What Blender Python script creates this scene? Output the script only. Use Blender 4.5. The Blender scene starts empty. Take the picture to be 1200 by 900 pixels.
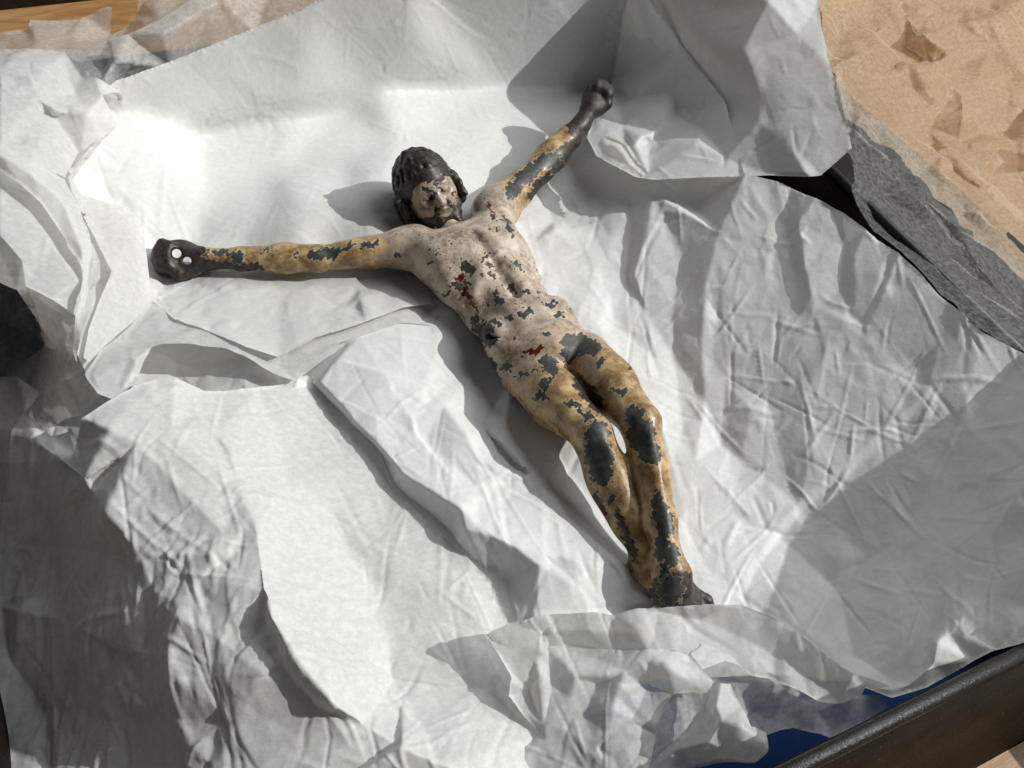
import bpy, math, random
import numpy as np
from mathutils import Matrix, Vector
from mathutils.geometry import delaunay_2d_cdt

# ------------------------------------------------------------------ camera
# vanishing points of the box edges give the camera's turn; the box lies along X and Y, Z is up
FPX = 1000.0                      # focal length in photo pixels (photo 1200 x 900)
def _nz(v):
    v = np.array(v, float); return v / np.linalg.norm(v)
_X = _nz((2822, -811, FPX)); _Y = _nz((-732, -1315, FPX)); _Y = _nz(_Y - _X * (_X @ _Y)); _Z = np.cross(_X, _Y)
ROT = np.array([_X, _Y, _Z])      # world = ROT @ camera (x right, y down, z forward)
CAM = np.array([0.0, 0.0, 0.36])
def P(px, py, z):
    """point at height z seen at a photo pixel"""
    d = ROT @ np.array([px - 600.0, py - 450.0, FPX])
    return CAM + d * ((z - CAM[2]) / d[2])
def PV(px, py, z):
    d = np.stack([px - 600.0, py - 450.0, np.full_like(px, FPX)], -1) @ ROT.T
    return CAM + d * ((z - CAM[2]) / d[..., 2])[..., None]
def proj(p):
    c = (np.asarray(p) - CAM) @ ROT
    return 600 + FPX * c[..., 0] / c[..., 2], 450 + FPX * c[..., 1] / c[..., 2]

sc = bpy.context.scene
cam_d = bpy.data.cameras.new('camera'); cam = bpy.data.objects.new('camera', cam_d)
sc.collection.objects.link(cam); sc.camera = cam
R_, D_, F_ = ROT @ [1, 0, 0], ROT @ [0, 1, 0], ROT @ [0, 0, 1]
M = Matrix.Identity(4)
for i in range(3):
    M[i][0], M[i][1], M[i][2], M[i][3] = R_[i], -D_[i], -F_[i], CAM[i]
cam.matrix_world = M
cam_d.sensor_width = 36; cam_d.lens = 36 * FPX / 1200; cam_d.clip_start = 0.01; cam_d.clip_end = 100

# ------------------------------------------------------------------ light
world = bpy.data.worlds.new('World'); sc.world = world; world.use_nodes = True
bg = world.node_tree.nodes['Background']
bg.inputs[0].default_value = (1.0, 0.99, 0.96, 1); bg.inputs[1].default_value = 0.025

TRAVEL = _nz((-1.25, 0.52, -1.0))          # the way the sunlight travels
def lamp(name, kind, loc, direction, energy, color, **kw):
    d = bpy.data.lights.new(name, kind); o = bpy.data.objects.new(name, d); sc.collection.objects.link(o)
    d.energy = energy; d.color = color
    for k, v in kw.items(): setattr(d, k, v)
    o.location = loc
    o.rotation_euler = Vector(direction).to_track_quat('-Z', 'Y').to_euler()
    return o
TGT = np.array([0.17, 0.27, 0.0])
lamp('sunlight', 'SUN', TGT - TRAVEL * 4, TRAVEL, 2.9, (1.0, 0.978, 0.935), angle=math.radians(0.55))
# daylight from the window the sun comes through
wl = TGT + np.array([1.25, 0.10, 1.25])
lamp('window_light', 'AREA', wl, TGT - wl, 20.0, (0.98, 1.0, 0.99), shape='RECTANGLE', size=1.3, size_y=1.3)

# added fill lamp, grazing the tissue to bring out crumples in the dark corner
rl = TGT + np.array([-0.45, 1.25, 0.70])
lamp('crumple_fill', 'AREA', rl, TGT - rl, 2.0, (0.92, 0.97, 1.0), shape='RECTANGLE', size=0.8, size_y=0.8)

sc.view_settings.view_transform = 'Standard'; sc.view_settings.look = 'None'
sc.view_settings.exposure = 0.08; sc.view_settings.gamma = 1.0; sc.view_settings.use_curve_mapping = False
sc.render.engine = 'CYCLES'
cy = sc.cycles
cy.use_denoising = True; cy.max_bounces = 7; cy.diffuse_bounces = 5; cy.transmission_bounces = 5; cy.adaptive_threshold = 0.02
cy.transparent_max_bounces = 12; cy.caustics_reflective = False; cy.caustics_refractive = False

# ------------------------------------------------------------------ helpers
col = sc.collection
def tag(o, label=None, cat=None, group=None, kind=None):
    if label: o['label'] = label
    if cat: o['category'] = cat
    if group: o['group'] = group
    if kind: o['kind'] = kind
    return o
def mesh_obj(name, verts, faces, mat, parent=None, smooth=True):
    me = bpy.data.meshes.new(name)
    verts = np.asarray(verts, np.float32); faces = np.asarray(faces, np.int32)
    n = faces.shape[1]
    me.vertices.add(len(verts)); me.vertices.foreach_set('co', verts.ravel())
    me.loops.add(faces.size); me.loops.foreach_set('vertex_index', faces.ravel())
    me.polygons.add(len(faces)); me.polygons.foreach_set('loop_start', np.arange(0, faces.size, n, dtype=np.int32))
    me.update(calc_edges=True); me.validate()
    if smooth: me.polygons.foreach_set('use_smooth', np.ones(len(me.polygons), bool))
    me.materials.append(mat)
    o = bpy.data.objects.new(name, me); col.objects.link(o); o.parent = parent
    return o
def attr(o, name, vals):
    a = o.data.attributes.new(name, 'FLOAT', 'POINT'); a.data.foreach_set('value', np.asarray(vals, np.float32))
def empty(name, loc=(0, 0, 0)):
    o = bpy.data.objects.new(name, None); col.objects.link(o); o.location = loc; o.empty_display_size = 0.02
    return o
class NT:
    """tiny helper for node trees"""
    def __init__(self, name):
        self.m = bpy.data.materials.new(name); self.m.use_nodes = True
        self.t = self.m.node_tree; self.t.nodes.clear()
        self.out = self.n('ShaderNodeOutputMaterial')
    def n(self, typ, ins=None, **kw):
        nd = self.t.nodes.new(typ)
        for k, v in kw.items(): setattr(nd, k, v)
        for k, v in (ins or {}).items():
            s = nd.inputs[k]
            if isinstance(v, bpy.types.NodeSocket): self.t.links.new(v, s)
            else: s.default_value = v
        return nd
    def noise(self, vec, scale, detail=3, rough=0.55, dist=0.0):
        return self.n('ShaderNodeTexNoise', {'Vector': vec, 'Scale': scale, 'Detail': detail, 'Roughness': rough, 'Distortion': dist}).outputs['Fac']
    def math(self, op, a, b=0.0, c=0.0, clamp=False):
        nd = self.n('ShaderNodeMath', {0: a, 1: b, 2: c}, operation=op); nd.use_clamp = clamp
        return nd.outputs[0]
    def ramp(self, v, lo, hi, a=0.0, b=1.0):
        return self.n('ShaderNodeMapRange', {'Value': v, 'From Min': lo, 'From Max': hi, 'To Min': a, 'To Max': b}, interpolation_type='SMOOTHSTEP').outputs[0]
    def mix(self, f, a, b):
        nd = self.n('ShaderNodeMix', data_type='RGBA'); 
        for s, v in ((nd.inputs[0], f), (nd.inputs[6], a), (nd.inputs[7], b)):
            if isinstance(v, bpy.types.NodeSocket): self.t.links.new(v, s)
            elif isinstance(v, tuple) and len(v) == 3: s.default_value = (*v, 1)
            else: s.default_value = v
        return nd.outputs[2]
    def bump(self, h, strength, dist, normal=None):
        ins = {'Height': h, 'Strength': strength, 'Distance': dist}
        if normal is not None: ins['Normal'] = normal
        return self.n('ShaderNodeBump', ins).outputs[0]
    def finish(self, shader):
        self.t.links.new(shader, self.out.inputs[0]); return self.m
    def obj_co(self): return self.n('ShaderNodeTexCoord').outputs['Object']
    def attr(self, name): return self.n('ShaderNodeAttribute', attribute_name=name).outputs['Fac']
# ------------------------------------------------------------------ materials
def paper_mat(name, color, thin, trans=0.30, mott=0.5, spec=0.28, fibre=0.3):
    """tissue paper: fibrous, lets light through, the thinner the more shows behind it"""
    t = NT(name); co = t.obj_co()
    mp = t.n('ShaderNodeMapping', {'Vector': co, 'Scale': (1.0, 1.25, 1.1), 'Rotation': (0, 0, 0.5)}).outputs[0]
    f = t.noise(mp, 280, 5, 0.68, 0.1)
    fc = t.ramp(f, 0.36, 0.66)
    c = t.mix(t.math('MULTIPLY', fc, mott), tuple(x * 0.88 for x in color), color)
    nrm = t.bump(f, fibre, 0.0008)
    pb = t.n('ShaderNodeBsdfPrincipled', {'Base Color': c, 'Roughness': t.ramp(f, 0.3, 0.7, 0.46, 0.32), 'Specular IOR Level': spec, 'Normal': nrm})
    tl = t.n('ShaderNodeBsdfTranslucent', {'Color': t.mix(0.5, c, (0.85, 0.80, 0.72)), 'Normal': nrm})
    s = t.n('ShaderNodeMixShader', {0: trans, 1: pb.outputs[0], 2: tl.outputs[0]})
    al = t.ramp(f, 0.34, 0.66, min(1, thin * (1 + fibre)), thin * (1 - fibre))
    s = t.n('ShaderNodeMixShader', {0: al, 1: s.outputs[0], 2: t.n('ShaderNodeBsdfTransparent', {'Color': (1, 1, 1, 1)}).outputs[0]})
    return t.finish(s.outputs[0])
PAPER = paper_mat('tissue_paper_layered', (0.87, 0.875, 0.865), 0.0, 0.30)
PAPER_BASE = paper_mat('tissue_paper_pile', (0.83, 0.835, 0.82), 0.0, 0.10)
PAPER_WIDE = paper_mat('tissue_paper_wide', (0.82, 0.825, 0.81), 0.05, 0.24, 1.0)
PAPER_MID = paper_mat('tissue_paper_single', (0.85, 0.86, 0.855), 0.11, 0.42, 0.8)
PAPER_THIN = paper_mat('tissue_paper_thin', (0.80, 0.81, 0.80), 0.34, 0.40, 0.8)
PAPER_TABLE = paper_mat('tan_tissue', (0.68, 0.53, 0.38), 0.42, 0.30, 0.8, 0.12, 0.25)
PAPER_VEIL = paper_mat('tissue_veil', (0.80, 0.80, 0.79), 0.84, 0.30, 0.3, 0.10, 0.10)  # nearly clear, so the black beneath gives this tissue its shaded grey

def wood_mat():
    t = NT('table_wood'); co = t.obj_co()
    mp = t.n('ShaderNodeMapping', {'Vector': co, 'Scale': (3.0, 22.0, 22.0), 'Rotation': (0, 0, 0.35)}).outputs[0]
    a = t.noise(mp, 6, 6, 0.6, 0.8); b = t.noise(mp, 60, 3, 0.6)
    c = t.mix(t.ramp(a, 0.3, 0.72), (0.30, 0.135, 0.035), (0.52, 0.29, 0.10))
    c = t.mix(t.ramp(b, 0.45, 0.7, 0, 0.4), c, (0.20, 0.08, 0.02))
    pb = t.n('ShaderNodeBsdfPrincipled', {'Base Color': c, 'Roughness': 0.4, 'Normal': t.bump(b, 0.2, 0.0006)})
    return t.finish(pb.outputs[0])
WOOD = wood_mat()
def card_mat(name, c0, c1, rough, bump, spec=0.5):
    t = NT(name); co = t.obj_co()
    a = t.noise(co, 1400, 2, 0.5); b = t.noise(co, 60, 4, 0.6)
    c = t.mix(t.ramp(b, 0.3, 0.7), c0, c1)
    sp = t.ramp(t.noise(co, 480, 2), 0.71, 0.76)
    c = t.mix(t.math('MULTIPLY', sp, 0.35), c, (0.25, 0.22, 0.18))
    pb = t.n('ShaderNodeBsdfPrincipled', {'Base Color': c, 'Roughness': t.ramp(a, 0.3, 0.7, rough - 0.1, rough + 0.1), 'Specular IOR Level': spec, 'Normal': t.bump(a, bump, 0.0008)})
    return t.finish(pb.outputs[0])
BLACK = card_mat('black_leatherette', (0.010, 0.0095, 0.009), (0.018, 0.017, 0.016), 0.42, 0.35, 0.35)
BROWN = card_mat('dark_brown_board', (0.011, 0.0075, 0.0045), (0.020, 0.013, 0.007), 0.75, 0.35, 0.15)
BLUE = card_mat('blue_lining_paper', (0.05, 0.14, 0.46), (0.065, 0.17, 0.54), 0.5, 0.25)

def figure_mat():
    t = NT('worn_polychrome_paint'); co = t.obj_co()
    tone, chip, dark, red, speck = (t.attr(k) for k in ('tone', 'chip', 'dark', 'red', 'speck'))
    n1 = t.noise(co, 120, 6, 0.62); n2 = t.noise(co, 420, 5, 0.6); n3 = t.noise(co, 1500, 3, 0.6); n4 = t.noise(co, 45, 4, 0.6)
    pale = t.mix(t.ramp(n1, 0.35, 0.68), (0.37, 0.295, 0.235), (0.60, 0.515, 0.435))
    och = t.mix(t.ramp(n1, 0.35, 0.66), (0.22, 0.130, 0.052), (0.56, 0.405, 0.210))
    tn = t.ramp(t.math('ADD', tone, t.math('MULTIPLY', t.math('SUBTRACT', n1, 0.5), 1.6)), 0.25, 0.75)
    c = t.mix(tn, pale, och)
    grime = t.ramp(t.math('ADD', t.math('MULTIPLY', n4, 0.5), t.math('MULTIPLY', n2, 0.5)), 0.47, 0.64, 0, 0.65)
    c = t.mix(grime, c, (0.13, 0.07, 0.03))
    c = t.mix(t.ramp(n3, 0.62, 0.74, 0, 0.45), c, (0.08, 0.045, 0.022))
    # blood
    rm = t.ramp(t.math('ADD', red, t.math('MULTIPLY', t.math('SUBTRACT', n2, 0.5), 1.5)), 0.35, 0.62)
    c = t.mix(rm, c, t.mix(t.ramp(n1, 0.4, 0.6), (0.06, 0.008, 0.005), (0.16, 0.020, 0.012)))
    # dark patina of hands, feet and hair; also dark strips between thighs, along limbs
    dm = t.ramp(t.math('ADD', dark, t.math('MULTIPLY', t.math('SUBTRACT', n1, 0.5), 1.2)), 0.35, 0.72)
    dk = t.mix(t.ramp(n2, 0.35, 0.65), (0.012, 0.010, 0.008), (0.050, 0.037, 0.026))
    c = t.mix(dm, c, dk)
    # flaked paint showing dark metal: hand-placed flakes (distance in mm) and a fine scatter
    e = t.math('ADD', chip, t.math('ADD', t.math('MULTIPLY', t.math('SUBTRACT', n2, 0.5), 3.6), t.math('MULTIPLY', t.math('SUBTRACT', n1, 0.5), 7.0)))
    cm = t.ramp(e, -0.10, 0.12)
    vo = t.n('ShaderNodeTexVoronoi', {'Vector': co, 'Scale': 330, 'Randomness': 1.0}).outputs['Distance']
    sv = t.math('ADD', vo, t.math('MULTIPLY', t.math('SUBTRACT', n2, 0.5), 0.9))
    gate = t.ramp(t.noise(co, 90, 3, 0.6), 0.46, 0.58)
    sm = t.math('MULTIPLY', t.ramp(sv, 0.20, 0.13), t.math('MULTIPLY', speck, gate))
    loss = t.math('MAXIMUM', cm, sm)
    metal = t.mix(t.ramp(n2, 0.3, 0.7), (0.022, 0.025, 0.025), (0.066, 0.070, 0.066))
    rimm = t.math('MULTIPLY', t.ramp(e, -1.1, -0.2), t.math('SUBTRACT', 1.0, cm))
    c = t.mix(t.math('MULTIPLY', rimm, 0.35), c, (0.66, 0.54, 0.38))
    c = t.mix(loss, c, metal)
    h = t.math('ADD', t.math('MULTIPLY', loss, -0.8), t.math('ADD', t.math('MULTIPLY', n2, 0.5), t.math('MULTIPLY', n3, 0.35)))
    nrm = t.bump(h, 0.45, 0.0005)
    ro = t.math('ADD', t.ramp(n1, 0.3, 0.7, 0.22, 0.48), t.math('MULTIPLY', t.math('MAXIMUM', loss, dm), 0.12))
    pb = t.n('ShaderNodeBsdfPrincipled', {'Base Color': c, 'Roughness': ro, 'Specular IOR Level': 0.45, 'Normal': nrm})
    return t.finish(pb.outputs[0])
FIG = figure_mat()
# ------------------------------------------------------------------ crumpled tissue
def raster_facets(cell, seed, lo=-.35, hi=1.05, res=.0012, aniso=1.0):
    """random creased facets: a jittered point set, triangulated, with random heights -> height image"""
    r = np.random.RandomState(seed); n = int((hi - lo) / res) + 1
    m = int(((hi - lo) / cell) ** 2)
    p = r.uniform(lo - .05, hi + .05, (int(m * .55), 2))                        # open, calm areas ...
    c = r.uniform(lo, hi, (max(8, m // 16), 2)); w = r.uniform(.35, 1.5, len(c)) * cell * 1.6
    k = r.randint(0, len(c), int(m * .75)); p = np.concatenate([p, c[k] + r.normal(0, 1, (len(k), 2)) * w[k][:, None]])   # ... and crumpled clusters
    p = np.concatenate([p, [(lo - .1, lo - .1), (lo - .1, hi + .1), (hi + .1, lo - .1), (hi + .1, hi + .1)]])
    h = np.clip(r.normal(0, .62, len(p)), -1.5, 1.5)
    tri = delaunay_2d_cdt([Vector((float(a), float(b))) for a, b in p], [], [], 0, 1e-6)
    co = np.array([(v.x, v.y) for v in tri[0]]); src = np.array([o[0] if o else 0 for o in tri[3]]); hh = h[src]
    img = np.zeros((n, n), np.float32)
    fill_tris(img, (co - lo) / res, np.array(tri[2]), hh)
    return img
def fill_tris(img, co, tris, val):
    n0, n1 = img.shape
    for t in tris:
        a, b, c = co[t]
        x0 = max(int(min(a[0], b[0], c[0])), 0); x1 = min(int(max(a[0], b[0], c[0])) + 2, n0)
        y0 = max(int(min(a[1], b[1], c[1])), 0); y1 = min(int(max(a[1], b[1], c[1])) + 2, n1)
        if x0 >= x1 or y0 >= y1: continue
        det = (b[0] - a[0]) * (c[1] - a[1]) - (c[0] - a[0]) * (b[1] - a[1])
        if abs(det) < 1e-9: continue
        X = np.arange(x0, x1)[:, None]; Y = np.arange(y0, y1)[None, :]
        w1 = ((X - a[0]) * (c[1] - a[1]) - (c[0] - a[0]) * (Y - a[1])) / det
        w2 = ((b[0] - a[0]) * (Y - a[1]) - (X - a[0]) * (b[1] - a[1])) / det
        m = (w1 >= -1e-6) & (w2 >= -1e-6) & (w1 + w2 <= 1 + 1e-6)
        v = val[t[0]] * (1 - w1 - w2) + val[t[1]] * w1 + val[t[2]] * w2
        sub = img[x0:x1, y0:y1]; sub[m] = v[m]
FAC = [raster_facets(.048, 11), raster_facets(.021, 12), raster_facets(.0095, 13), raster_facets(.0052, 14)]
def facet(i, u, v, lo=-.35, res=.0012):
    img = FAC[i]; x = np.clip((u - lo) / res, 0, img.shape[0] - 2.001); y = np.clip((v - lo) / res, 0, img.shape[1] - 2.001)
    xi = x.astype(int); yi = y.astype(int); fx = x - xi; fy = y - yi
    return (img[xi, yi] * (1 - fx) * (1 - fy) + img[xi + 1, yi] * fx * (1 - fy) + img[xi, yi + 1] * (1 - fx) * fy + img[xi + 1, yi + 1] * fx * fy)
def inside(px, py, poly):
    r = np.zeros(px.shape, bool); n = len(poly)
    for i in range(n):
        x0, y0 = poly[i][:2]; x1, y1 = poly[(i + 1) % n][:2]
        if y0 == y1: continue
        r ^= ((y0 > py) != (y1 > py)) & (px < (x1 - x0) * (py - y0) / (y1 - y0) + x0)
    return r
def densify(line, step, closed=False):
    out = []
    n = len(line)
    for i in range(n if closed else n - 1):
        a = np.array(line[i], float); b = np.array(line[(i + 1) % n], float)
        k = max(1, int(np.hypot(*(b - a)[:2]) / step))
        for j in range(k): out.append(a + (b - a) * j / k)
    if not closed: out.append(np.array(line[-1], float))
    return out

def S(px, py, off=0.0): return (px, py, ('s', off))
def hz(p):
    """a height given as ('y', value) or ('x', value) means: where the line of sight meets that upright wall plane"""
    if not isinstance(p[2], tuple): return p
    if p[2][0] == 's':                                       # on the long slope from the right rim down to the valley, plus an offset
        a, b = -.010, .110
        for _ in range(40):
            m = (a + b) / 2; x = P(p[0], p[1], m)[0]
            if m < .011 + .061 * min(max((x - .235) / .125, 0), 1.15): a = m
            else: b = m
        return (p[0], p[1], m * 1000 + p[2][1])
    ax, val = p[2]; d = ROT @ np.array([p[0] - 600.0, p[1] - 450.0, FPX]); t = val / d['xyz'.index(ax)]
    return (p[0], p[1], 1000 * (CAM[2] + d[2] * t))
FW = ('y', .506); RW = ('x', .350)

def sheet(name, label, poly, lines, mat, step=4.0, crumple=(2.0, .9, .3), smooth=2, calm=(), group=None, shift=(0, 0), edge=1.0, zmin=-.0440, soft=(), creases=3.0):
    """poly: outline, lines: creases; both as photo pixel + height in mm. The paper is triangulated between them
    (creases stay straight), turned into points in space, then crumpled along its own normal."""
    # 1. coarse faces between the outline and the creases
    r = random.Random(len(name) + len(poly))
    poly = [hz(p) for p in poly]; lines = [[hz(p) for p in l] for l in lines]
    pts, edges = [], []
    def addl(l, closed):
        s = len(pts); pts.extend(l); m = len(l)
        edges.extend((s + i, s + i + 1) for i in range(m - 1))
        if closed: edges.append((s + m - 1, s))
    addl([tuple(p) for p in poly], True)
    for l in lines:
        if len(l) == 1: pts.append(l[0])
        else: addl(l, False)
    pts = np.array(pts, float)
    cd = delaunay_2d_cdt([Vector((p[0], p[1])) for p in pts], edges, [list(range(len(poly)))], 1, 1e-4)
    cco = np.array([(v.x, v.y) for v in cd[0]])
    cz = np.zeros(len(cco))
    for i, o in enumerate(cd[3]):
        if o: cz[i] = pts[o[0], 2]
        else:                                                 # a crossing of two creases: take the nearest line's height
            d = np.hypot(*(pts[:, :2] - cco[i]).T); k = np.argsort(d)[:2]; w = 1 / (d[k] + 1e-3); cz[i] = (pts[k, 2] * w).sum() / w.sum()
    ctri = np.array([t for t in cd[2] if len(t) == 3])
    # 2. height at any pixel
    lo = cco.min(0) - 2; SC = 1.0; n = (cco.max(0) - lo + 4).astype(int) + 1
    img = np.full(n, np.nan, np.float32); fill_tris(img, cco - lo, ctri, cz)
    # fill pixels just outside the outline
    for _ in range(3):
        bad = np.isnan(img)
        acc = np.zeros_like(img); cnt = np.zeros_like(img)
        for dx, dy in ((1, 0), (-1, 0), (0, 1), (0, -1), (1, 1), (-1, -1), (1, -1), (-1, 1)):
            s = np.roll(np.roll(img, dx, 0), dy, 1); ok = ~np.isnan(s); acc[ok] += s[ok]; cnt[ok] += 1
        f = bad & (cnt > 0); img[f] = acc[f] / cnt[f]
    # 3. fine vertices: outline, creases and a jittered grid
    ring = densify([p[:2] for p in poly], step * .8, True)
    if edge:                                                  # torn, slightly wavering edge
        ring = [q + np.array([r.uniform(-1, 1), r.uniform(-1, 1)]) * .12 * edge for q in ring]
    x0, y0 = cco.min(0); x1, y1 = cco.max(0)
    g = np.stack(np.meshgrid(np.arange(x0, x1, step), np.arange(y0, y1, step * .87), indexing='ij'), -1)
    g[:, ::2, 0] += step * .5; g = g.reshape(-1, 2)
    g = g[inside(g[:, 0], g[:, 1], ring)]
    m = np.ones(len(g), bool)
    for q in ring[::1]:
        m &= (np.abs(g[:, 0] - q[0]) > step * .55) | (np.abs(g[:, 1] - q[1]) > step * .55)
    g = g[m]
    allp = np.concatenate([np.array(ring), g])
    nr = len(ring)
    fd = delaunay_2d_cdt([Vector((float(a), float(b))) for a, b in allp], [(i, (i + 1) % nr) for i in range(nr)], [list(range(nr))], 1, 1e-5)
    co = np.array([(v.x, v.y) for v in fd[0]]); tri = np.array([t for t in fd[2] if len(t) == 3])
    # bilinear height
    x = np.clip(co[:, 0] - lo[0], 0, n[0] - 2.001); y = np.clip(co[:, 1] - lo[1], 0, n[1] - 2.001); xi = x.astype(int); yi = y.astype(int); fx = x - xi; fy = y - yi
    I = np.nan_to_num(img, nan=float(np.nanmean(img)))
    z = (I[xi, yi] * (1 - fx) * (1 - fy) + I[xi + 1, yi] * fx * (1 - fy) + I[xi, yi + 1] * (1 - fx) * fy + I[xi + 1, yi + 1] * fx * fy)
    e = np.concatenate([tri[:, [0, 1]], tri[:, [1, 2]], tri[:, [2, 0]]]); deg = np.bincount(e.ravel(), minlength=len(co)) + 1e-9
    for _ in range(smooth):
        z = .4 * z + .6 * (np.bincount(e[:, 0], z[e[:, 1]], len(co)) + np.bincount(e[:, 1], z[e[:, 0]], len(co))) / deg
    if soft:                                                  # gently rounded places
        w = np.zeros(len(co))
        for cx, cy_, rad in soft: w = np.maximum(w, np.exp(-(((co[:, 0] - cx) ** 2 + (co[:, 1] - cy_) ** 2) / (rad * rad)) ** 2))
        es_ = np.sort(e, 1); u_, c_ = np.unique(es_, axis=0, return_counts=True); w[np.unique(u_[c_ == 1])] = 0
        for _ in range(60):
            z = z + .7 * w * ((np.bincount(e[:, 0], z[e[:, 1]], len(co)) + np.bincount(e[:, 1], z[e[:, 0]], len(co))) / deg - z)
    V = PV(co[:, 0], co[:, 1], z * .001)
    # 4. crumple along the normal
    fn = np.cross(V[tri[:, 1]] - V[tri[:, 0]], V[tri[:, 2]] - V[tri[:, 0]])
    N = np.stack([sum(np.bincount(tri[:, k], fn[:, j], len(V)) for k in range(3)) for j in range(3)], 1)
    N /= np.linalg.norm(N, axis=1)[:, None] + 1e-12; N[N[:, 2] < 0] *= -1
    amp = np.ones(len(V))
    for cx, cy_, rad, a in calm:                              # quieter or rougher areas
        w = np.exp(-((co[:, 0] - cx) ** 2 + (co[:, 1] - cy_) ** 2) / (rad * rad)); amp = amp * (1 - w) + a * w
    u = V[:, 0] + .35 * V[:, 2] + shift[0]; v = V[:, 1] - .75 * V[:, 2] + shift[1]
    d = sum((*crumple, crumple[2] * .38)[i] * facet(i, u, v) for i in range(4)) * .001 * amp
    for _ in range(0):
        d = .5 * d + .5 * (np.bincount(e[:, 0], d[e[:, 1]], len(co)) + np.bincount(e[:, 1], d[e[:, 0]], len(co))) / deg
    rr = np.random.RandomState(len(poly) * 7 + len(lines)); inv = max(1, int(len(V) * creases / 1000))
    for _ in range(inv):                                      # sharp pinched creases, some branching
        c = rr.randint(len(V)); th = rr.uniform(0, math.pi); p0 = np.array([u[c], v[c]])
        for b in range(rr.randint(1, 4)):
            L = rr.uniform(.008, .055); a = rr.choice([-1, 1]) * rr.uniform(.12, .52) * .001; w = rr.uniform(.0007, .0024)
            t = np.array([math.cos(th), math.sin(th)])
            m = np.nonzero((np.abs(u - p0[0]) < L + .002) & (np.abs(v - p0[1]) < L + .002))[0]
            al = (u[m] - p0[0]) * t[0] + (v[m] - p0[1]) * t[1]; k = (al > 0) & (al < L); m = m[k]; al = al[k]
            pe = np.abs((v[m] - p0[1]) * t[0] - (u[m] - p0[0]) * t[1])
            d[m] += a * np.maximum(0, 1 - pe / w) * np.minimum(1, np.minimum(al, L - al) / (.3 * L)) * np.minimum(1.3, amp[m] + .2)
            th += rr.uniform(-1.3, 1.3)
            if rr.random() < .5: p0 = p0 + t * L * rr.uniform(.5, 1)
    es = np.sort(e, 1); uq, cn = np.unique(es, axis=0, return_counts=True); bd = np.unique(uq[cn == 1])
    d[bd] += .0004 * np.abs(np.sin(co[bd, 0] * .04) + np.cos(co[bd, 1] * .05))       # edges curl up a little
    V = V + N * d[:, None]
    V[:, 2] = np.maximum(V[:, 2], zmin)
    c = V.mean(0)
    flip = fn[:, 2].sum() < 0
    o = mesh_obj(name, V - c, tri[:, ::-1] if flip else tri, mat)
    o.location = c
    return tag(o, label, 'tissue paper', group)
# ------------------------------------------------------------------ table, box, added shade slab
BX0, BX1, BY0, BY1, RIM = -.118, .366, .030, .517, .070
def boxv(lo, hi):
    (a, b, c), (d, e, f) = lo, hi
    v = [(a, b, c), (d, b, c), (d, e, c), (a, e, c), (a, b, f), (d, b, f), (d, e, f), (a, e, f)]
    return v, [(0, 3, 2, 1), (4, 5, 6, 7), (0, 1, 5, 4), (1, 2, 6, 5), (2, 3, 7, 6), (3, 0, 4, 7)]
def bevel(o, w, seg=3):
    m = o.modifiers.new('bevel', 'BEVEL'); m.width = w; m.segments = seg; m.limit_method = 'ANGLE'; return o
ZT = -.051
room = mesh_obj('floor', [(-8, -8, -.75), (8, -8, -.75), (8, 8, -.75), (-8, 8, -.75)], [(0, 1, 2, 3)], BROWN, smooth=False)
tag(room, kind='structure')
v, f = boxv((-.9, -.35, ZT - .03), (1.5, .845, ZT))
table = bevel(mesh_obj('table', v, f, WOOD, smooth=False), .004)
tag(table, 'honey coloured wooden table top under the open box', 'table')
def profile(name, pts, a, b, along, mat, parent):
    """extrude a closed outline (offset, z) along X or Y"""
    n = len(pts); V = []
    for t in (a, b):
        for o, z in pts: V.append((t, o, z) if along == 'x' else (o, t, z))
    me = bpy.data.meshes.new(name)
    F = [(i, (i + 1) % n, n + (i + 1) % n, n + i) for i in range(n)] + [tuple(range(n))[::-1], tuple(range(n, 2 * n))]
    me.from_pydata([tuple(Vector(q) - parent.location) for q in V], [], F); me.update()
    me.materials.append(mat); me.polygons.foreach_set('use_smooth', np.array([len(p.vertices) == 4 for p in me.polygons]))
    import bmesh
    bm = bmesh.new(); bm.from_mesh(me); bmesh.ops.recalc_face_normals(bm, faces=bm.faces); bm.to_mesh(me); bm.free()
    o = bpy.data.objects.new(name, me); col.objects.link(o); o.parent = parent
    return o
box = empty('cardboard_box', ((BX0 + BX1) / 2, (BY0 + BY1) / 2, ZT))
tag(box, 'open dark brown box with rounded black rim and blue inside, filled with tissue', 'box')
def wall(side, s):
    """s: outward sign; board, rounded rim and inner lining of one wall"""
    along = 'x' if side in (BY0, BY1) else 'y'
    a, b = (BX0 - .012, BX1 + .012) if along == 'x' else (BY0 - .0005, BY1 + .0005)
    if side == BY0: flare = .0215
    else: flare = .004
    o = lambda d: side + s * d
    profile('wall', [(o(.0012), ZT + .0005), (o(.0012), RIM - .006), (o(.0072), RIM - .006), (o(.0062 + flare), ZT + .0005)], a, b, along, BROWN, box)
    rim = [(o(.0040 + .0030 * math.cos(q)), RIM - .0028 + .0030 * math.sin(q)) for q in np.linspace(0, 2 * math.pi, 21)[:-1]]
    profile('rim', rim, a - .0006, b + .0006, along, BLACK, box)
    profile('lining', [(o(.0010), ZT + .004), (o(.0010), RIM - .007), (o(.0002), RIM - .007), (o(.0002), ZT + .004)], a + .012, b - .012, along, BROWN, box)
wall(BY0, -1); wall(BY1, 1); wall(BX0, -1); wall(BX1, 1)
v, f = boxv((BX0, BY0, ZT + .001), (BX1, BY1, ZT + .005))
mesh_obj('bottom', np.array(v) - np.array(box.location), f, BLUE, box, False)
shade_slab = empty('added_shade_slab', (.45, .30, ZT))  # added slab: its black stands in for a band of shade
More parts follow.
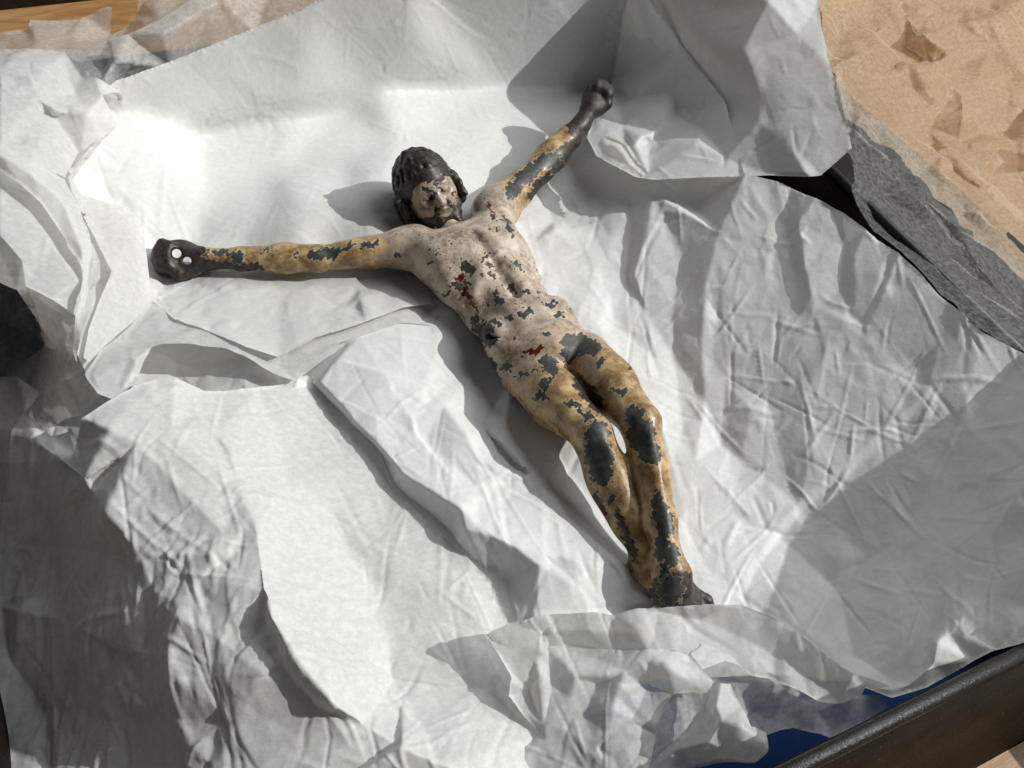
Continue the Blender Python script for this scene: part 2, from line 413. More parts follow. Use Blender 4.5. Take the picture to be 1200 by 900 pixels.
tag(shade_slab, 'added black slab imitating a band of shade beside the box, under thin crumpled tissue', 'shade_slab')
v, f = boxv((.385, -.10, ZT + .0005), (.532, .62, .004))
bevel(mesh_obj('shade_slab_top', np.array(v) - np.array(shade_slab.location), f, BLACK, shade_slab, False), .002)
for q, (a_, b_) in {'shade_slab_edge': ((.383, -.101), (.3865, .621))}.items():
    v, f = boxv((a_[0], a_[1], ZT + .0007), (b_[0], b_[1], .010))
    bevel(mesh_obj(q, np.array(v) - np.array(shade_slab.location), f, BROWN, shade_slab, False), .001)
# ------------------------------------------------------------------ the sheets (photo pixel, height in mm)
sheet('tissue_sheet', 'big white tissue sheet lining the box under the figure',
  [(-60,160,56),(60,118,64),(118,108,('y',.488)),(135,95,('y',.492)),(200,72,('y',.500)),(300,32,FW),(375,0,FW),(480,-45,FW),(738,-45,FW),(800,55,72),(850,120,66),(872,203,62),(910,212,64),(955,232,68),(985,248,69),(1015,268,70),(1055,300,71),(1075,318,71),(1100,345,72),(1150,388,73),(1200,415,73),(1300,515,92),(1400,630,94),(1330,690,86),(1240,722,78),(1200,751,71),(1165,762,64),(1140,775,58),(1110,793,52),(1085,806,50),(1045,818,45),(1000,800,30),(900,790,14),(760,800,6),(640,850,5),(560,960,-6),(300,960,-20),(-90,960,-46),(-90,460,-46),(10,440,-30),(60,400,10),(20,340,50),(-60,300,62)],
  [ # foot of the far wall and the soft slope in the far left corner
   [(165,305,20),(178,285,21),(240,245,20),(320,198,18),(400,135,18),(440,105,FW),(520,103,('y',.512)),(590,106,('y',.510)),(650,108,('y',.503)),(712,106,FW)],
   [(712,106,FW),(718,88,FW),(729,31,FW),(738,-15,FW),(741,-44,FW)],
   [(150,130,('y',.492)),(217,146,('y',.490)),(290,131,('y',.495)),(348,118,('y',.496)),(420,90,FW)], [(195,172,('y',.472)),(228,159,('y',.498)),(290,149,('y',.500)),(350,137,('y',.501)),(400,118,('y',.503))],
   [(480,0,FW),(488,45,('y',.5045)),(498,80,FW)],
   # around the figure
   [(190,340,15),(235,330,14),(330,324,14),(420,322,14),(470,312,14)],
   [(230,283,14),(280,285,17)], [(208,302,11)], [(222,300,12)], [(410,190,20),(470,165,20),(560,170,16)], [(315,240,24),(345,225,31),(350,262,30),(380,283,21)], [(420,200,31),(455,192,31),(470,235,31),(445,268,30),(452,284,25)], [(415,240,31.5)], [(590,160,12),(640,150,12)], [(520,140,15)],
   [(650,260,14),(690,220,14),(725,170,12)], [(700,110,10),(720,140,14),(770,210,22)],
   # valley to the right of the body, folds that climb the right slope
   [(625,285,15),(660,330,13),(700,380,13),(730,430,13),(765,480,12),(790,540,11),(805,600,10),(815,680,9)],
   [S(690,262,2.2),S(708,300,1.65),S(714,340,1.1),S(718,372,0.0)], [(650,268,19),(672,290,16)], [S(765,225,2.75),S(757,275,2.75),S(742,320,2.2),S(757,365,1.65),S(768,420,1.1)],
   [S(740,240,-1.65),S(738,290,-1.65),S(735,330,-1.1)], [S(800,300,-1.38),S(790,350,-1.38),S(790,420,-1.1),S(800,500,-0.55)],
   [S(828,330,1.38),S(822,400,1.38),S(826,470,1.1),S(815,540,1.1)], [S(845,380,-1.1),S(850,450,-1.1),S(845,520,-0.55)],
   [S(895,235,1.5),S(870,255,1.88),S(842,270,1.65)], [S(925,215,0.0),S(922,262,-0.75),S(928,310,-0.9),S(938,370,-0.75),S(940,396,0.0)], [S(933,222,1.5),S(935,262,1.88),S(941,300,1.65),S(951,350,1.12),S(953,368,0.0)],
   [S(975,245,0.75),S(990,290,-1.12),S(985,340,-0.9),S(992,375,0.75)], [S(1000,300,1.12),S(1003,330,0.9),S(999,372,0.0)], [S(1025,320,1.12),S(1018,350,0.9),S(1022,385,0.75),S(1010,425,0.0)],
   [S(1085,463,0.83),S(1050,490,0.83),S(1000,535,0.83),S(962,566,1.03),S(935,590,0.83),S(905,625,0.83),S(880,660,0.41),(862,697,9)],
   [S(1062,500,-0.62),S(1010,543,-0.62),S(968,576,-0.83),S(940,600,-0.83),S(915,630,-0.62),S(890,662,-0.21)],
   [S(880,480,1.12),S(870,540,1.12),S(855,600,0.55)], [S(910,420,-0.75),S(900,470,-0.75),S(910,520,-0.38)], [S(950,540,1.88)], [S(960,430,1.12),S(940,470,0.75)], [S(1100,400,0.75),S(1080,430,-0.75)],
   [S(1130,500,0.0),S(1110,545,-0.75),S(1070,595,-0.75),S(1035,640,-0.75),(985,695,14)],
   [(1215,470,76),(1195,550,68),(1165,630,57),(1115,695,46),(1065,745,38)],
   [(1300,560,92),(1230,640,80),(1150,700,61)],
   [(1118,712,57),(1105,735,56),(1095,750,57),(1092,778,55),(1066,800,50),(1042,806,45)], [(1112,716,51),(1096,735,46),(1075,752,41),(1068,780,41),(1048,797,38)],
   [(870,705,8),(930,735,13),(1000,770,22),(1040,795,32)],
   # the centre sheet and its step down to the left
   [(330,340,16),(400,345,17),(480,345,15)],
   [(340,425,22),(420,392,23),(470,378,22),(520,378,19)], [(350,440,20),(372,447,22),(403,480,23),(415,497,21),(443,523,24),(470,553,26),(540,597,29),(562,620,28),(574,622,28),(632,663,24),(628,715,16)],
   [(357,441,7),(383,468,7),(410,498,7),(437,524,7),(457,574,7),(487,604,7),(527,641,7),(573,684,7),(592,732,7)],
   [(470,432,23),(500,445,21),(520,475,20)], [(440,480,23),(455,450,25)], [(500,515,22),(545,507,24),(555,512,22)], [(530,545,24),(560,535,25),(620,560,22)], [(560,570,24),(640,560,18)],
   [(560,395,14),(558,440,12),(565,500,11),(610,550,12),(680,600,13),(745,668,12),(765,705,8)], [(590,520,20),(640,580,21),(690,630,21),(740,690,16)],
   [(545,620,27),(605,640,27),(650,650,24),(720,660,22)], [(672,655,24),(678,690,20),(690,715,16)],
   [(600,440,9),(660,540,8),(720,620,8)],
   [(200,480,4),(300,600,2),(450,800,0)], [(60,480,-30),(140,640,-30),(200,800,-30)],
  ], PAPER_BASE, step=2.4, crumple=(1.0,.9,.36), smooth=1,
  calm=[(380,190,150,.35),(560,60,130,.35),(300,240,110,.3),(650,120,70,.3),(540,150,80,.35),(500,560,90,.8),(980,380,160,.85),(1120,640,120,.5),(250,90,140,.3),(420,40,120,.2),(600,50,100,.25),(720,330,90,1.1)], soft=[(250,110,110),(400,60,110),(560,50,110),(300,230,90),(350,255,75),(200,210,70),(430,160,90),(420,245,60),(520,140,80),(1110,640,90)])

G = 'tissue sheets packed in the box'
sheet('tissue_sheet', 'white tissue folded in stiff pleats behind the pierced hand',
  [(-70,40,74),(0,60,80),(40,58,84),(75,62,84),(112,92,80),(140,108,72),(120,112,78),(137,148,64),(110,178,58),(92,198,52),(86,212,48),(92,226,44),(118,236,41),(141,240,37),(166,258,30),(172,300,25),(178,352,20),(152,385,25),(118,412,30),(101,440,32),(90,415,42),(95,375,52),(62,352,60),(30,335,67),(26,305,70),(0,275,76),(-70,240,70)],
  [[(0,108,90),(40,95,88),(62,128,82),(100,135,76),(137,148,64)], [(25,65,86),(72,68,84),(95,90,78),(88,110,74)], [(24,95,88),(42,112,84),(80,132,76)], [(0,85,92),(30,88,90)],
   [(0,168,86),(35,192,80),(74,211,64),(98,250,60),(108,300,56),(100,345,54),(92,372,52)], [(60,133,76),(95,185,58)],
   [(0,192,80),(38,222,70),(58,262,64),(75,300,60),(98,332,58)], [(0,212,78),(30,240,72),(62,285,66),(92,326,62)],
   [(70,212,61),(78,226,54),(100,262,48),(122,300,42),(131,318,38),(118,345,40),(98,395,42)], [(86,214,47),(102,250,44),(131,318,37)],
   [(165,285,28),(140,305,34),(120,330,37),(110,380,36)], [(118,236,40),(160,262,31)], [(176,348,21),(150,355,27),(118,368,35)]],
  PAPER_MID, step=2.4, crumple=(.6,.8,.5), smooth=1, group=None)
sheet('tissue_sheet', 'smooth white tissue under the arm with the pierced hand, edge folded to a point',
  [(178,352,21),(190,362,22),(205,375,27),(250,392,27),(290,408,28),(325,418,28),(352,406,28),(372,396,27),(405,385,27),(440,372,27),(470,362,25),(500,358,21),(515,362,18),(505,340,15),(480,316,13),(430,310,14),(330,314,14),(250,314,14),(222,330,14)],
  [[(200,350,20),(260,345,19),(330,345,18),(420,338,18),(470,335,17)], [(205,374,27),(235,372,24),(290,390,25)], [(405,360,22),(422,349,24),(428,380,27)], [(300,340,18),(327,416,27)], [(395,366,23),(418,360,22)]],
  PAPER, step=2.4, crumple=(.4,.5,.4), smooth=1)
sheet('tissue_sheet', 'white tissue with a pinched corner, showing below the smooth sheet under the pierced hand',
  [(101,440,36),(118,412,35),(152,383,30),(176,355,24),(205,362,22),(260,372,20),(330,390,20),(400,372,20),(470,352,19),(520,366,17),(505,382,20),(470,378,23),(430,390,24),(400,402,24),(375,424,25),(362,435,24),(346,447,22),(330,442,24),(308,432,25),(286,418,27),(258,409,29),(225,404,31),(190,404,33),(178,407,33),(168,425,33),(160,446,33),(135,470,34),(115,462,36)],
  [[(205,374,25),(175,402,31),(150,420,36),(110,443,38)], [(190,385,29),(250,398,27),(300,415,24),(330,430,22)], [(135,468,34),(160,425,37),(178,405,34)], [(150,400,31),(155,420,37)], [(345,445,22),(395,410,22),(440,390,22)]],
  PAPER_MID, step=2.4, crumple=(.4,.6,.5), smooth=1)
sheet('tissue_sheet', 'wide thin tissue with long creases, spread over the near corner beside the legs',
  [(-80,470,-28),(0,442,0),(18,440,8),(44,458,10),(34,488,6),(60,512,8),(80,505,14),(84,530,12),(92,512,36),(96,490,46),(128,470,44),(160,452,40),(182,444,38),(205,442,37),(240,458,30),(262,459,27),(300,455,23),(330,451,19),(360,438,14),(386,466,14),(413,496,14),(440,522,14),(461,573,15),(491,602,15),(531,638,14),(577,682,14),(596,732,13),(620,780,12),(640,860,10),(640,960,10),(300,980,14),(-80,980,-40)],
  [[(240,460,31),(258,520,38),(280,575,42),(300,615,45),(310,690,48),(316,722,49),(345,770,47),(395,830,40),(470,875,31),(517,896,27)],
   [(312,730,39),(330,775,38),(345,798,36),(390,835,31),(425,848,28),(465,872,26)],
   [(325,575,32),(380,625,23),(425,690,18),(450,740,16),(465,775,15),(472,815,14)], [(335,570,28),(392,622,18),(436,690,14)],
   [(160,452,40),(150,480,46),(165,512,48),(200,505,46),(240,500,40)], [(96,490,46),(130,505,50),(160,520,48)], [(232,480,36),(270,530,39),(330,520,24),(385,500,16)],
   [(45,520,10),(75,540,28),(100,560,40),(125,600,40),(162,650,36),(165,690,30),(158,760,18)],
   [(50,570,4),(60,600,2),(70,640,-3)], [(110,572,30),(118,620,26),(150,652,28)],
   [(235,680,40),(250,650,45),(262,625,44)], [(180,695,34),(205,705,38),(235,680,40),(285,640,44)], [(185,705,34),(210,725,38),(250,745,37),(308,790,38)],
   [(122,760,8),(200,768,30),(270,790,34),(300,795,36),(330,782,37)], [(200,768,30),(215,800,28),(205,840,16)], [(195,800,24),(150,850,2),(110,900,-18)], [(300,795,36),(280,850,24),(300,900,20)],
   [(0,710,-26),(25,718,-14),(60,725,-8),(120,760,8)], [(0,620,-26),(30,640,-15),(55,700,-9)], [(15,775,-30),(25,718,-14)], [(40,810,-32),(70,830,-27)], [(0,880,-39)], [(60,900,-34)],
   [(460,800,14),(500,790,13),(540,770,14),(580,765,13)], [(480,800,13),(560,808,10),(600,800,10)], [(400,560,20),(430,640,17)], [(500,700,16),(540,740,14)]],
  PAPER_WIDE, step=2.3, crumple=(1.0,1.0,.40), smooth=1, calm=[(420,600,120,.6),(70,720,140,2.0),(120,860,120,1.9),(40,560,80,1.8),(200,720,70,1.0)], soft=[(400,570,60),(440,700,60)])
sheet('tissue_sheet', 'crumpled white tissue standing up in a ridge across the feet',
  [(568,745,30),(585,735,32),(602,728,34),(630,721,36),(660,719,36),(700,718,37),(722,722,36),(745,716,38),(770,712,39),(830,708,40),(868,709,40),(902,722,41),(930,738,42),(962,762,43),(985,780,43),(1002,790,44),(1040,802,42),(1052,812,42),(1015,806,38),(1010,818,36),(985,824,34),(958,822,33),(930,808,32),(905,795,31),(880,793,31),(850,768,32),(822,757,31),(806,768,29),(835,800,27),(828,812,26),(790,812,24),(770,850,20),(760,900,16),(720,960,12),(560,960,9),(540,890,11),(590,880,12),(632,858,12),(610,835,16),(595,815,20),(598,795,24)],
  [[(575,742,31),(600,758,26),(597,790,22),(620,810,18)], [(630,722,36),(640,740,28),(628,770,24),(632,805,24)], [(640,741,30),(690,738,33),(720,742,31),(720,760,25),(640,755,22)], [(722,724,36),(745,735,38),(760,760,30),(700,775,23)], [(770,714,38),(820,726,34),(868,712,40)], [(868,711,40),(875,750,34),(880,792,31)], [(820,756,31),(790,765,30),(760,775,30),(780,780,33),(800,795,29),(833,810,27)],
   [(672,792,26),(732,788,28),(718,830,24),(712,860,20)], [(672,790,26),(670,820,20),(685,840,18),(640,870,15),(600,900,13)], [(715,840,22),(740,846,20),(768,860,17)], [(700,800,20),(760,800,20)], [(640,800,24),(636,850,15),(645,800,19)], [(905,735,40),(920,775,34),(960,800,34)], [(1000,795,43),(960,800,36),(900,788,33)]],
  PAPER_MID, step=2.2, crumple=(.8,1.5,1.0), smooth=1)
sheet('tissue_sheet', 'thin see-through tissue scrap against the blue inside of the box',
  [(780,800,22),(850,775,24),(930,800,26),(1000,812,34),(1030,815,36),(1040,828,36),(1015,846,33),(985,860,29),(972,866,28),(955,860,26),(930,854,23),(915,856,22),(900,862,20),(870,850,17),(800,880,12),(760,930,9),(720,920,9)],
  [[(860,800,26),(880,835,15),(900,845,19)], [(940,820,22),(957,832,29),(972,852,25)], [(960,832,30),(1000,822,34)], [(800,810,20),(820,850,11)]],
  PAPER_THIN, step=2.6, crumple=(.6,1.2,.6), smooth=1)
sheet('tissue_sheet', 'twisted end of tissue hanging beside the black rim below the feet',
  [(838,800,34),(855,802,34),(868,830,32),(880,852,32),(898,860,34),(900,880,32),(885,892,27),(850,893,24),(815,898,20),(790,930,14),(700,960,10),(755,905,15),(800,860,22),(828,830,28)],
  [[(846,801,37),(838,828,38),(845,845,40),(868,850,42),(898,870,36)], [(845,845,40),(830,870,36),(850,880,32),(890,880,33)], [(828,830,29),(790,880,24),(760,930,16)], [(840,872,34),(870,868,38)]],
  PAPER_MID, step=2.2, crumple=(.4,1.3,.9), smooth=1)
sheet('tissue_sheet', 'creased tissue flap hanging over the box side beside the dark upraised hand',
  [(741,-50,('x',.348)),(728,40,('x',.346)),(719,95,('x',.344)),(705,122,30),(694,138,32),(688,163,33),(699,183,34),(712,192,35),(728,200,38),(745,208,42),(765,211,46),(800,209,52),(850,207,58),(900,206,63),(945,207,69),(962,206,72),(998,174,('x',.376)),(992,145,('x',.380)),(985,118,('x',.385)),(972,75,('x',.396)),(962,30,('x',.410)),(960,0,('x',.422)),(966,-50,('x',.44))],
  [[(888,142,76),(890,118,80),(905,85,90),(935,40,104),(960,2,('x',.421))], [(888,142,74),(820,150,50),(760,165,40),(735,178,40)], [(740,30,('x',.345)),(800,90,('x',.350)),(860,125,('x',.352)),(888,142,75)], [(800,20,('x',.354)),(840,70,('x',.354))], [(815,168,56),(850,185,60),(905,204,64)], [(760,206,46),(815,168,56)], [(888,142,75),(925,165,78),(945,205,72)], [(790,130,('x',.337)),(775,150,44),(785,110,('x',.336))], [(735,178,42),(752,160,46),(770,165,42)], [(705,150,36),(730,148,38),(745,170,44),(760,204,45)], [(900,0,('x',.385)),(870,60,('x',.362))]],
  PAPER, step=2.4, crumple=(.5,.45,.25), smooth=1, calm=[(720,170,40,1.6)], soft=[(780,50,70),(840,100,40),(940,120,40)])
sheet('tissue_sheet', 'rolled double tissue edge curling next to the dark upraised hand',
  [(700,168,40),(706,160,44),(718,160,47),(728,163,49),(738,174,50),(746,188,50),(758,202,50),(762,209,49),(752,207,45),(738,196,42),(722,190,40),(706,182,38)],
  [[(712,170,42),(722,172,43),(732,182,44),(745,198,46)], [(716,162,50),(730,168,52),(742,186,53),(758,204,51)]], PAPER_MID, step=1.8, crumple=(.2,.4,.3), smooth=1)
sheet('tissue_sheet', 'see-through tissue draped over the black slab that imitates a band of shade beside the box',
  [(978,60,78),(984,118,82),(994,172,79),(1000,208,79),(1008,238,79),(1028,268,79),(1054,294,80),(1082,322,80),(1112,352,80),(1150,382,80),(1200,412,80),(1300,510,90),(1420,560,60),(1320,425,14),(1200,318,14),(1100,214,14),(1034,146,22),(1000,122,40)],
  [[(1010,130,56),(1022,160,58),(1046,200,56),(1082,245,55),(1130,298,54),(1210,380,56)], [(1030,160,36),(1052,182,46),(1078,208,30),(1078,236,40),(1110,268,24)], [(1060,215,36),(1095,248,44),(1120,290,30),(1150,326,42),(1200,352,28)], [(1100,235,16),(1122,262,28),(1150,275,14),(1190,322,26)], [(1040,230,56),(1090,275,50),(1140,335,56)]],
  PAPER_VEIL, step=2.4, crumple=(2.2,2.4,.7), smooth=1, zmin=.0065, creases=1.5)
sheet('tissue_sheet', 'tan crumpled tissue in full sun on the table beyond the black shade slab',
  [(950,-60,60),(962,20,56),(974,75,50),(984,108,44),(996,128,40),(1018,146,34),(1046,180,24),(1082,216,22),(1132,268,22),(1186,322,22),(1290,430,22),(1420,420,-20),(1420,-80,-40)],
  [[(985,40,34),(1030,46,14),(1058,76,2),(1085,82,10),(1130,75,-14)], [(1010,95,30),(1050,98,16),(1053,130,8),(1068,142,2),(1095,185,4)], [(1036,86,22),(1060,82,20),(1110,95,0),(1140,100,-6),(1175,85,-22)], [(1085,66,-6),(1098,50,12),(1114,60,-6)], [(985,-10,36),(1060,8,14),(1120,28,0),(1160,60,-16),(1200,95,-24)], [(1110,120,-12),(1128,140,2),(1125,165,-10),(1150,200,-2),(1195,268,-2)], [(1130,110,-6),(1160,150,-22),(1172,172,-6),(1160,205,-18)], [(1180,150,-30),(1195,178,-8),(1215,200,-30)], [(1130,15,-8),(1165,25,0),(1195,55,-16),(1240,90,-36)], [(1240,200,-38)], [(1290,330,-14)], [(1240,-30,-42)], [(1060,55,4),(1080,38,22),(1062,18,12)], [(1200,250,-22),(1230,280,-8)], [(1010,20,20),(1025,55,32),(1040,25,14)], [(1090,150,-6),(1110,175,8),(1150,235,4)]],
  PAPER_TABLE, step=2.2, crumple=(5.0,4.2,1.3), smooth=0, zmin=-.046, creases=7)
sheet('tissue_sheet', 'mottled thin tissue standing behind the far side of the box',
  [(0,62,70),(60,58,72),(105,60,74),(122,63,74),(128,48,86),(150,42,88),(190,22,92),(235,-6,97),(330,-60,100),(520,-70,100),(480,-45,96),(375,4,('y',.511)),(300,38,('y',.511)),(200,80,('y',.509)),(150,104,('y',.507)),(118,116,('y',.504)),(60,112,70),(0,100,76)],
  [[(128,50,86),(134,75,82),(118,105,76)], [(190,40,90),(260,0,95)]],
  PAPER_THIN, step=3.0, crumple=(.8,.9,.5), smooth=1)
sheet('tissue_sheet', 'thin brownish tissue edges sticking up on the table behind the box',
  [(-70,70,10),(-40,52,16),(0,40,22),(33,34,24),(36,24,30),(70,26,28),(100,20,32),(122,8,38),(131,8,40),(130,42,26),(150,32,28),(160,20,32),(163,0,40),(180,-30,44),(300,-80,44),(330,-50,60),(190,45,70),(128,75,64),(60,85,58),(-70,110,50)],
  [[(35,26,29),(40,60,42),(50,80,50)], [(130,12,38),(130,62,36)], [(100,22,31),(80,50,36)], [(166,2,40),(186,22,46)]],
  PAPER_THIN, step=3.0, crumple=(.4,.6,.3), smooth=3)
sheet('tissue_sheet', 'grey shaded tissue sunk in the gap behind the pleats left of the pierced hand',
  [(-80,300,30),(20,330,46),(60,360,54),(90,380,48),(88,405,40),(100,440,32),(120,462,32),(98,486,24),(78,490,-4),(62,500,-26),(30,500,-34),(-80,520,-42)],
  [[(52,395,30),(76,392,44),(80,420,38),(72,440,28)], [(40,350,40),(45,398,-4)], [(10,380,0)]],
  PAPER_THIN, step=3.0, crumple=(.9,1.2,.6), smooth=1)

sheet('tissue_sheet', 'narrow bright tissue pleat running down the left side of the box lining',
  [(-60,150,92),(0,166,90),(38,190,85),(76,209,70),(92,240,68),(104,270,66),(109,300,62),(104,335,59),(97,368,57),(94,398,50),(90,425,44),(86,408,46),(88,372,58),(94,345,62),(98,318,63),(88,298,65),(70,270,70),(48,238,76),(22,214,82),(0,200,85),(-60,180,88)],
  [[(0,180,92),(40,206,84),(72,232,76),(96,290,68),(98,345,62)]], PAPER_MID, step=2.4, crumple=(.3,.6,.3), smooth=1)
sheet('tissue_sheet', 'rounded tissue fold curling up just behind the pierced hand',
  [(137,150,70),(120,165,66),(98,192,60),(88,206,57),(88,216,55),(95,228,52),(120,237,48),(143,242,44),(164,256,38),(168,270,35),(172,300,31),(176,330,28),(179,354,24),(158,376,29),(130,398,34),(104,425,38),(97,420,42),(104,385,46),(118,348,48),(131,318,48),(112,280,52),(96,246,57),(82,222,62),(78,208,66),(90,190,66),(112,166,70)],
  [[(90,212,54),(100,240,52),(122,278,49),(138,300,46),(128,335,46)], [(160,262,40),(140,300,46)], [(170,300,33),(140,330,42),(115,380,42)]], PAPER_MID, step=2.4, crumple=(.3,.6,.3), smooth=1)
# ------------------------------------------------------------------ the figure: a distance field turned into one mesh
class Field:
    def __init__(s, lo, hi, h):
        s.lo = np.array(lo, np.float32); s.h = h
        s.n = np.ceil((np.array(hi) - s.lo) / h).astype(int) + 1
        s.G = np.full(s.n, 0.02, np.float32)
        s.ax = [s.lo[i] + h * np.arange(s.n[i], dtype=np.float32) for i in range(3)]
    def _sl(s, lo, hi):
        a = np.maximum(np.floor((np.asarray(lo) - s.lo) / s.h).astype(int), 0)
        b = np.minimum(np.ceil((np.asarray(hi) - s.lo) / s.h).astype(int) + 1, s.n)
        return tuple(slice(x, y) for x, y in zip(a, b))
    def _xyz(s, sl):
        return s.ax[0][sl[0]][:, None, None], s.ax[1][sl[1]][None, :, None], s.ax[2][sl[2]][None, None, :]
    def _put(s, sl, d, k, sub):
        g = s.G[sl]
        if sub:
            d = -d; h = np.maximum(k - np.abs(g - d), 0) / k; s.G[sl] = np.maximum(g, d) + h * h * k * 0.25
        else:
            h = np.maximum(k - np.abs(g - d), 0) / k; s.G[sl] = np.minimum(g, d) - h * h * k * 0.25
    def cone(s, a, b, ra, rb, k=0.003, sub=False):
        """tapering capsule"""
        a = np.asarray(a, float); b = np.asarray(b, float); m = max(ra, rb) + k + 0.002
        sl = s._sl(np.minimum(a, b) - m, np.maximum(a, b) + m); X, Y, Z = s._xyz(sl)
        d = b - a; L2 = max(float(d @ d), 1e-10)
        t = np.clip(((X - a[0]) * d[0] + (Y - a[1]) * d[1] + (Z - a[2]) * d[2]) / L2, 0, 1)
        q = np.sqrt((X - a[0] - t * d[0]) ** 2 + (Y - a[1] - t * d[1]) ** 2 + (Z - a[2] - t * d[2]) ** 2) - (ra + (rb - ra) * t)
        s._put(sl, q.astype(np.float32), k, sub)
    def push(s): s.keep = s.G; s.G = np.full(s.n, 0.02, np.float32)
    def pop(s, k):
        a, b = s.keep, s.G; h = np.maximum(k - np.abs(a - b), 0) / k; s.G = np.minimum(a, b) - h * h * k * 0.25; s.keep = None
    def chain(s, pts, k=0.003, sub=False):
        for (a, ra), (b, rb) in zip(pts[:-1], pts[1:]): s.cone(a, b, ra, rb, k, sub)
    def ell(s, c, r, axes=None, k=0.004, sub=False):
        c = np.asarray(c, float); r = np.asarray(r, float); A = np.eye(3) if axes is None else np.asarray(axes, float)
        m = np.sqrt(((A * r[:, None]) ** 2).sum(0)) + k + 0.002
        sl = s._sl(c - m, c + m); X, Y, Z = s._xyz(sl); X = X - c[0]; Y = Y - c[1]; Z = Z - c[2]
        k0 = 0; k1 = 0
        for i in range(3):
            p = (X * A[i, 0] + Y * A[i, 1] + Z * A[i, 2]) / r[i]; k0 = k0 + p * p; k1 = k1 + (p / r[i]) ** 2
        k0 = np.sqrt(k0); k1 = np.sqrt(k1) + 1e-9
        s._put(sl, (k0 * (k0 - 1.0) / k1).astype(np.float32), k, sub)
    def mesh(s, smooth=2):
        G = s.G; n = s.n
        ins = (G < 0).astype(np.uint8)
        cnt = np.zeros(n - 1, np.uint8)
        off = [(i, j, k) for i in (0, 1) for j in (0, 1) for k in (0, 1)]
        for o in off: cnt += ins[o[0]:n[0] - 1 + o[0], o[1]:n[1] - 1 + o[1], o[2]:n[2] - 1 + o[2]]
        act = np.argwhere((cnt > 0) & (cnt < 8))
        key = (act[:, 0] * n[1] + act[:, 1]) * n[2] + act[:, 2]           # argwhere is sorted
        val = {o: G[act[:, 0] + o[0], act[:, 1] + o[1], act[:, 2] + o[2]] for o in off}
        acc = np.zeros((len(act), 3)); num = np.zeros(len(act))
        for o in off:
            for ax in range(3):
                if o[ax]: continue
                p = list(o); p[ax] = 1; p = tuple(p)
                a, b = val[o], val[p]; m = (a < 0) != (b < 0)
                t = np.where(m, a / np.where(m, a - b, 1), 0)
                pos = np.tile(np.array(o, float), (len(act), 1)); pos[:, ax] = t
                acc[m] += pos[m]; num[m] += 1
        V = s.lo + s.h * (act + acc / num[:, None])
        faces = []
        for ax in range(3):
            u, v = (ax + 1) % 3, (ax + 2) % 3
            sl0 = [slice(None)] * 3; sl1 = [slice(None)] * 3; sl0[ax] = slice(0, -1); sl1[ax] = slice(1, None)
            A, B = ins[tuple(sl0)], ins[tuple(sl1)]
            e = np.argwhere(A != B); e = e[(e[:, u] > 0) & (e[:, v] > 0) & (e[:, u] < n[u] - 1) & (e[:, v] < n[v] - 1)]
            sgn = A[e[:, 0], e[:, 1], e[:, 2]] == 1
            q = []
            for du, dv in ((-1, -1), (0, -1), (0, 0), (-1, 0)):
                c = e.copy(); c[:, u] += du; c[:, v] += dv
                q.append(np.searchsorted(key, (c[:, 0] * n[1] + c[:, 1]) * n[2] + c[:, 2]))
            q = np.stack(q, 1); q[~sgn] = q[~sgn][:, ::-1]; faces.append(q)
        Fq = np.concatenate(faces)
        e = np.concatenate([Fq[:, [0, 1]], Fq[:, [1, 2]], Fq[:, [2, 3]], Fq[:, [3, 0]]])
        deg = np.bincount(e.ravel(), minlength=len(V))[:, None]
        for i in range(smooth * 2):                                      # shrink-free smoothing
            S = np.stack([np.bincount(e[:, 0], V[e[:, 1], j], len(V)) + np.bincount(e[:, 1], V[e[:, 0], j], len(V)) for j in range(3)], 1) / deg
            V = V + (S - V) * (0.5 if i % 2 == 0 else -0.52)
        return V, Fq

def mm(*a): return np.array(a) * 0.001
rnd = random.Random(4)

# --- joints, from photo pixels and the height at which each lies
NECK = P(533, 276, .0315); PELV = P(634, 408, .027)
TAX = _nz(PELV - NECK)                                   # down the trunk
TLAT = _nz(np.cross(TAX, (0, 0, 1)))                     # to the viewer's left (his right)
if TLAT[0] > 0: TLAT = -TLAT
TUP = np.cross(TLAT, TAX); TUP = TUP if TUP[2] > 0 else -TUP
TL = np.linalg.norm(PELV - NECK)
def T(lat, ax, up): return NECK + TLAT * lat * .001 + TAX * ax * TL + TUP * up * .001   # lat, up in mm; ax 0..1 along the trunk
TA = np.array([TLAT, TAX, TUP])

SHL, ELL_, WRL, HAL = P(488, 291, .029), P(372, 303, .027), P(246, 304, .023), P(211, 303, .022)
SHR, ELR, WRR, HAR = P(578, 250, .030), P(632, 199, .030), P(681, 146, .038), P(699, 115, .046)
HPL, KNL, ANL = P(617, 436, .022), P(696, 514, .040), P(765, 668, .018)
HPR, KNR, ANR = P(685, 420, .026), P(752, 500, .045), P(787, 672, .030)
FTR = P(789, 712, .018); FTL = P(813, 714, .012)

# --- head frame
IU = -D_; IR = R_
HEAD = P(502, 224, .0435)
VIEW = _nz(CAM - HEAD)
HU = _nz(_nz(IU * .90 - IR * .43) * 0.90 + VIEW * 0.46)
HF = VIEW + IR * .36 - IU * .22; HF = _nz(HF - HU * (HF @ HU))
HL = np.cross(HU, HF)
if HL @ IR > 0: HL = -HL                                  # to the viewer's left
HA = np.array([HL, HU, HF])
def H(l, u, f): return HEAD + HL * l * .001 + HU * u * .001 + HF * f * .001

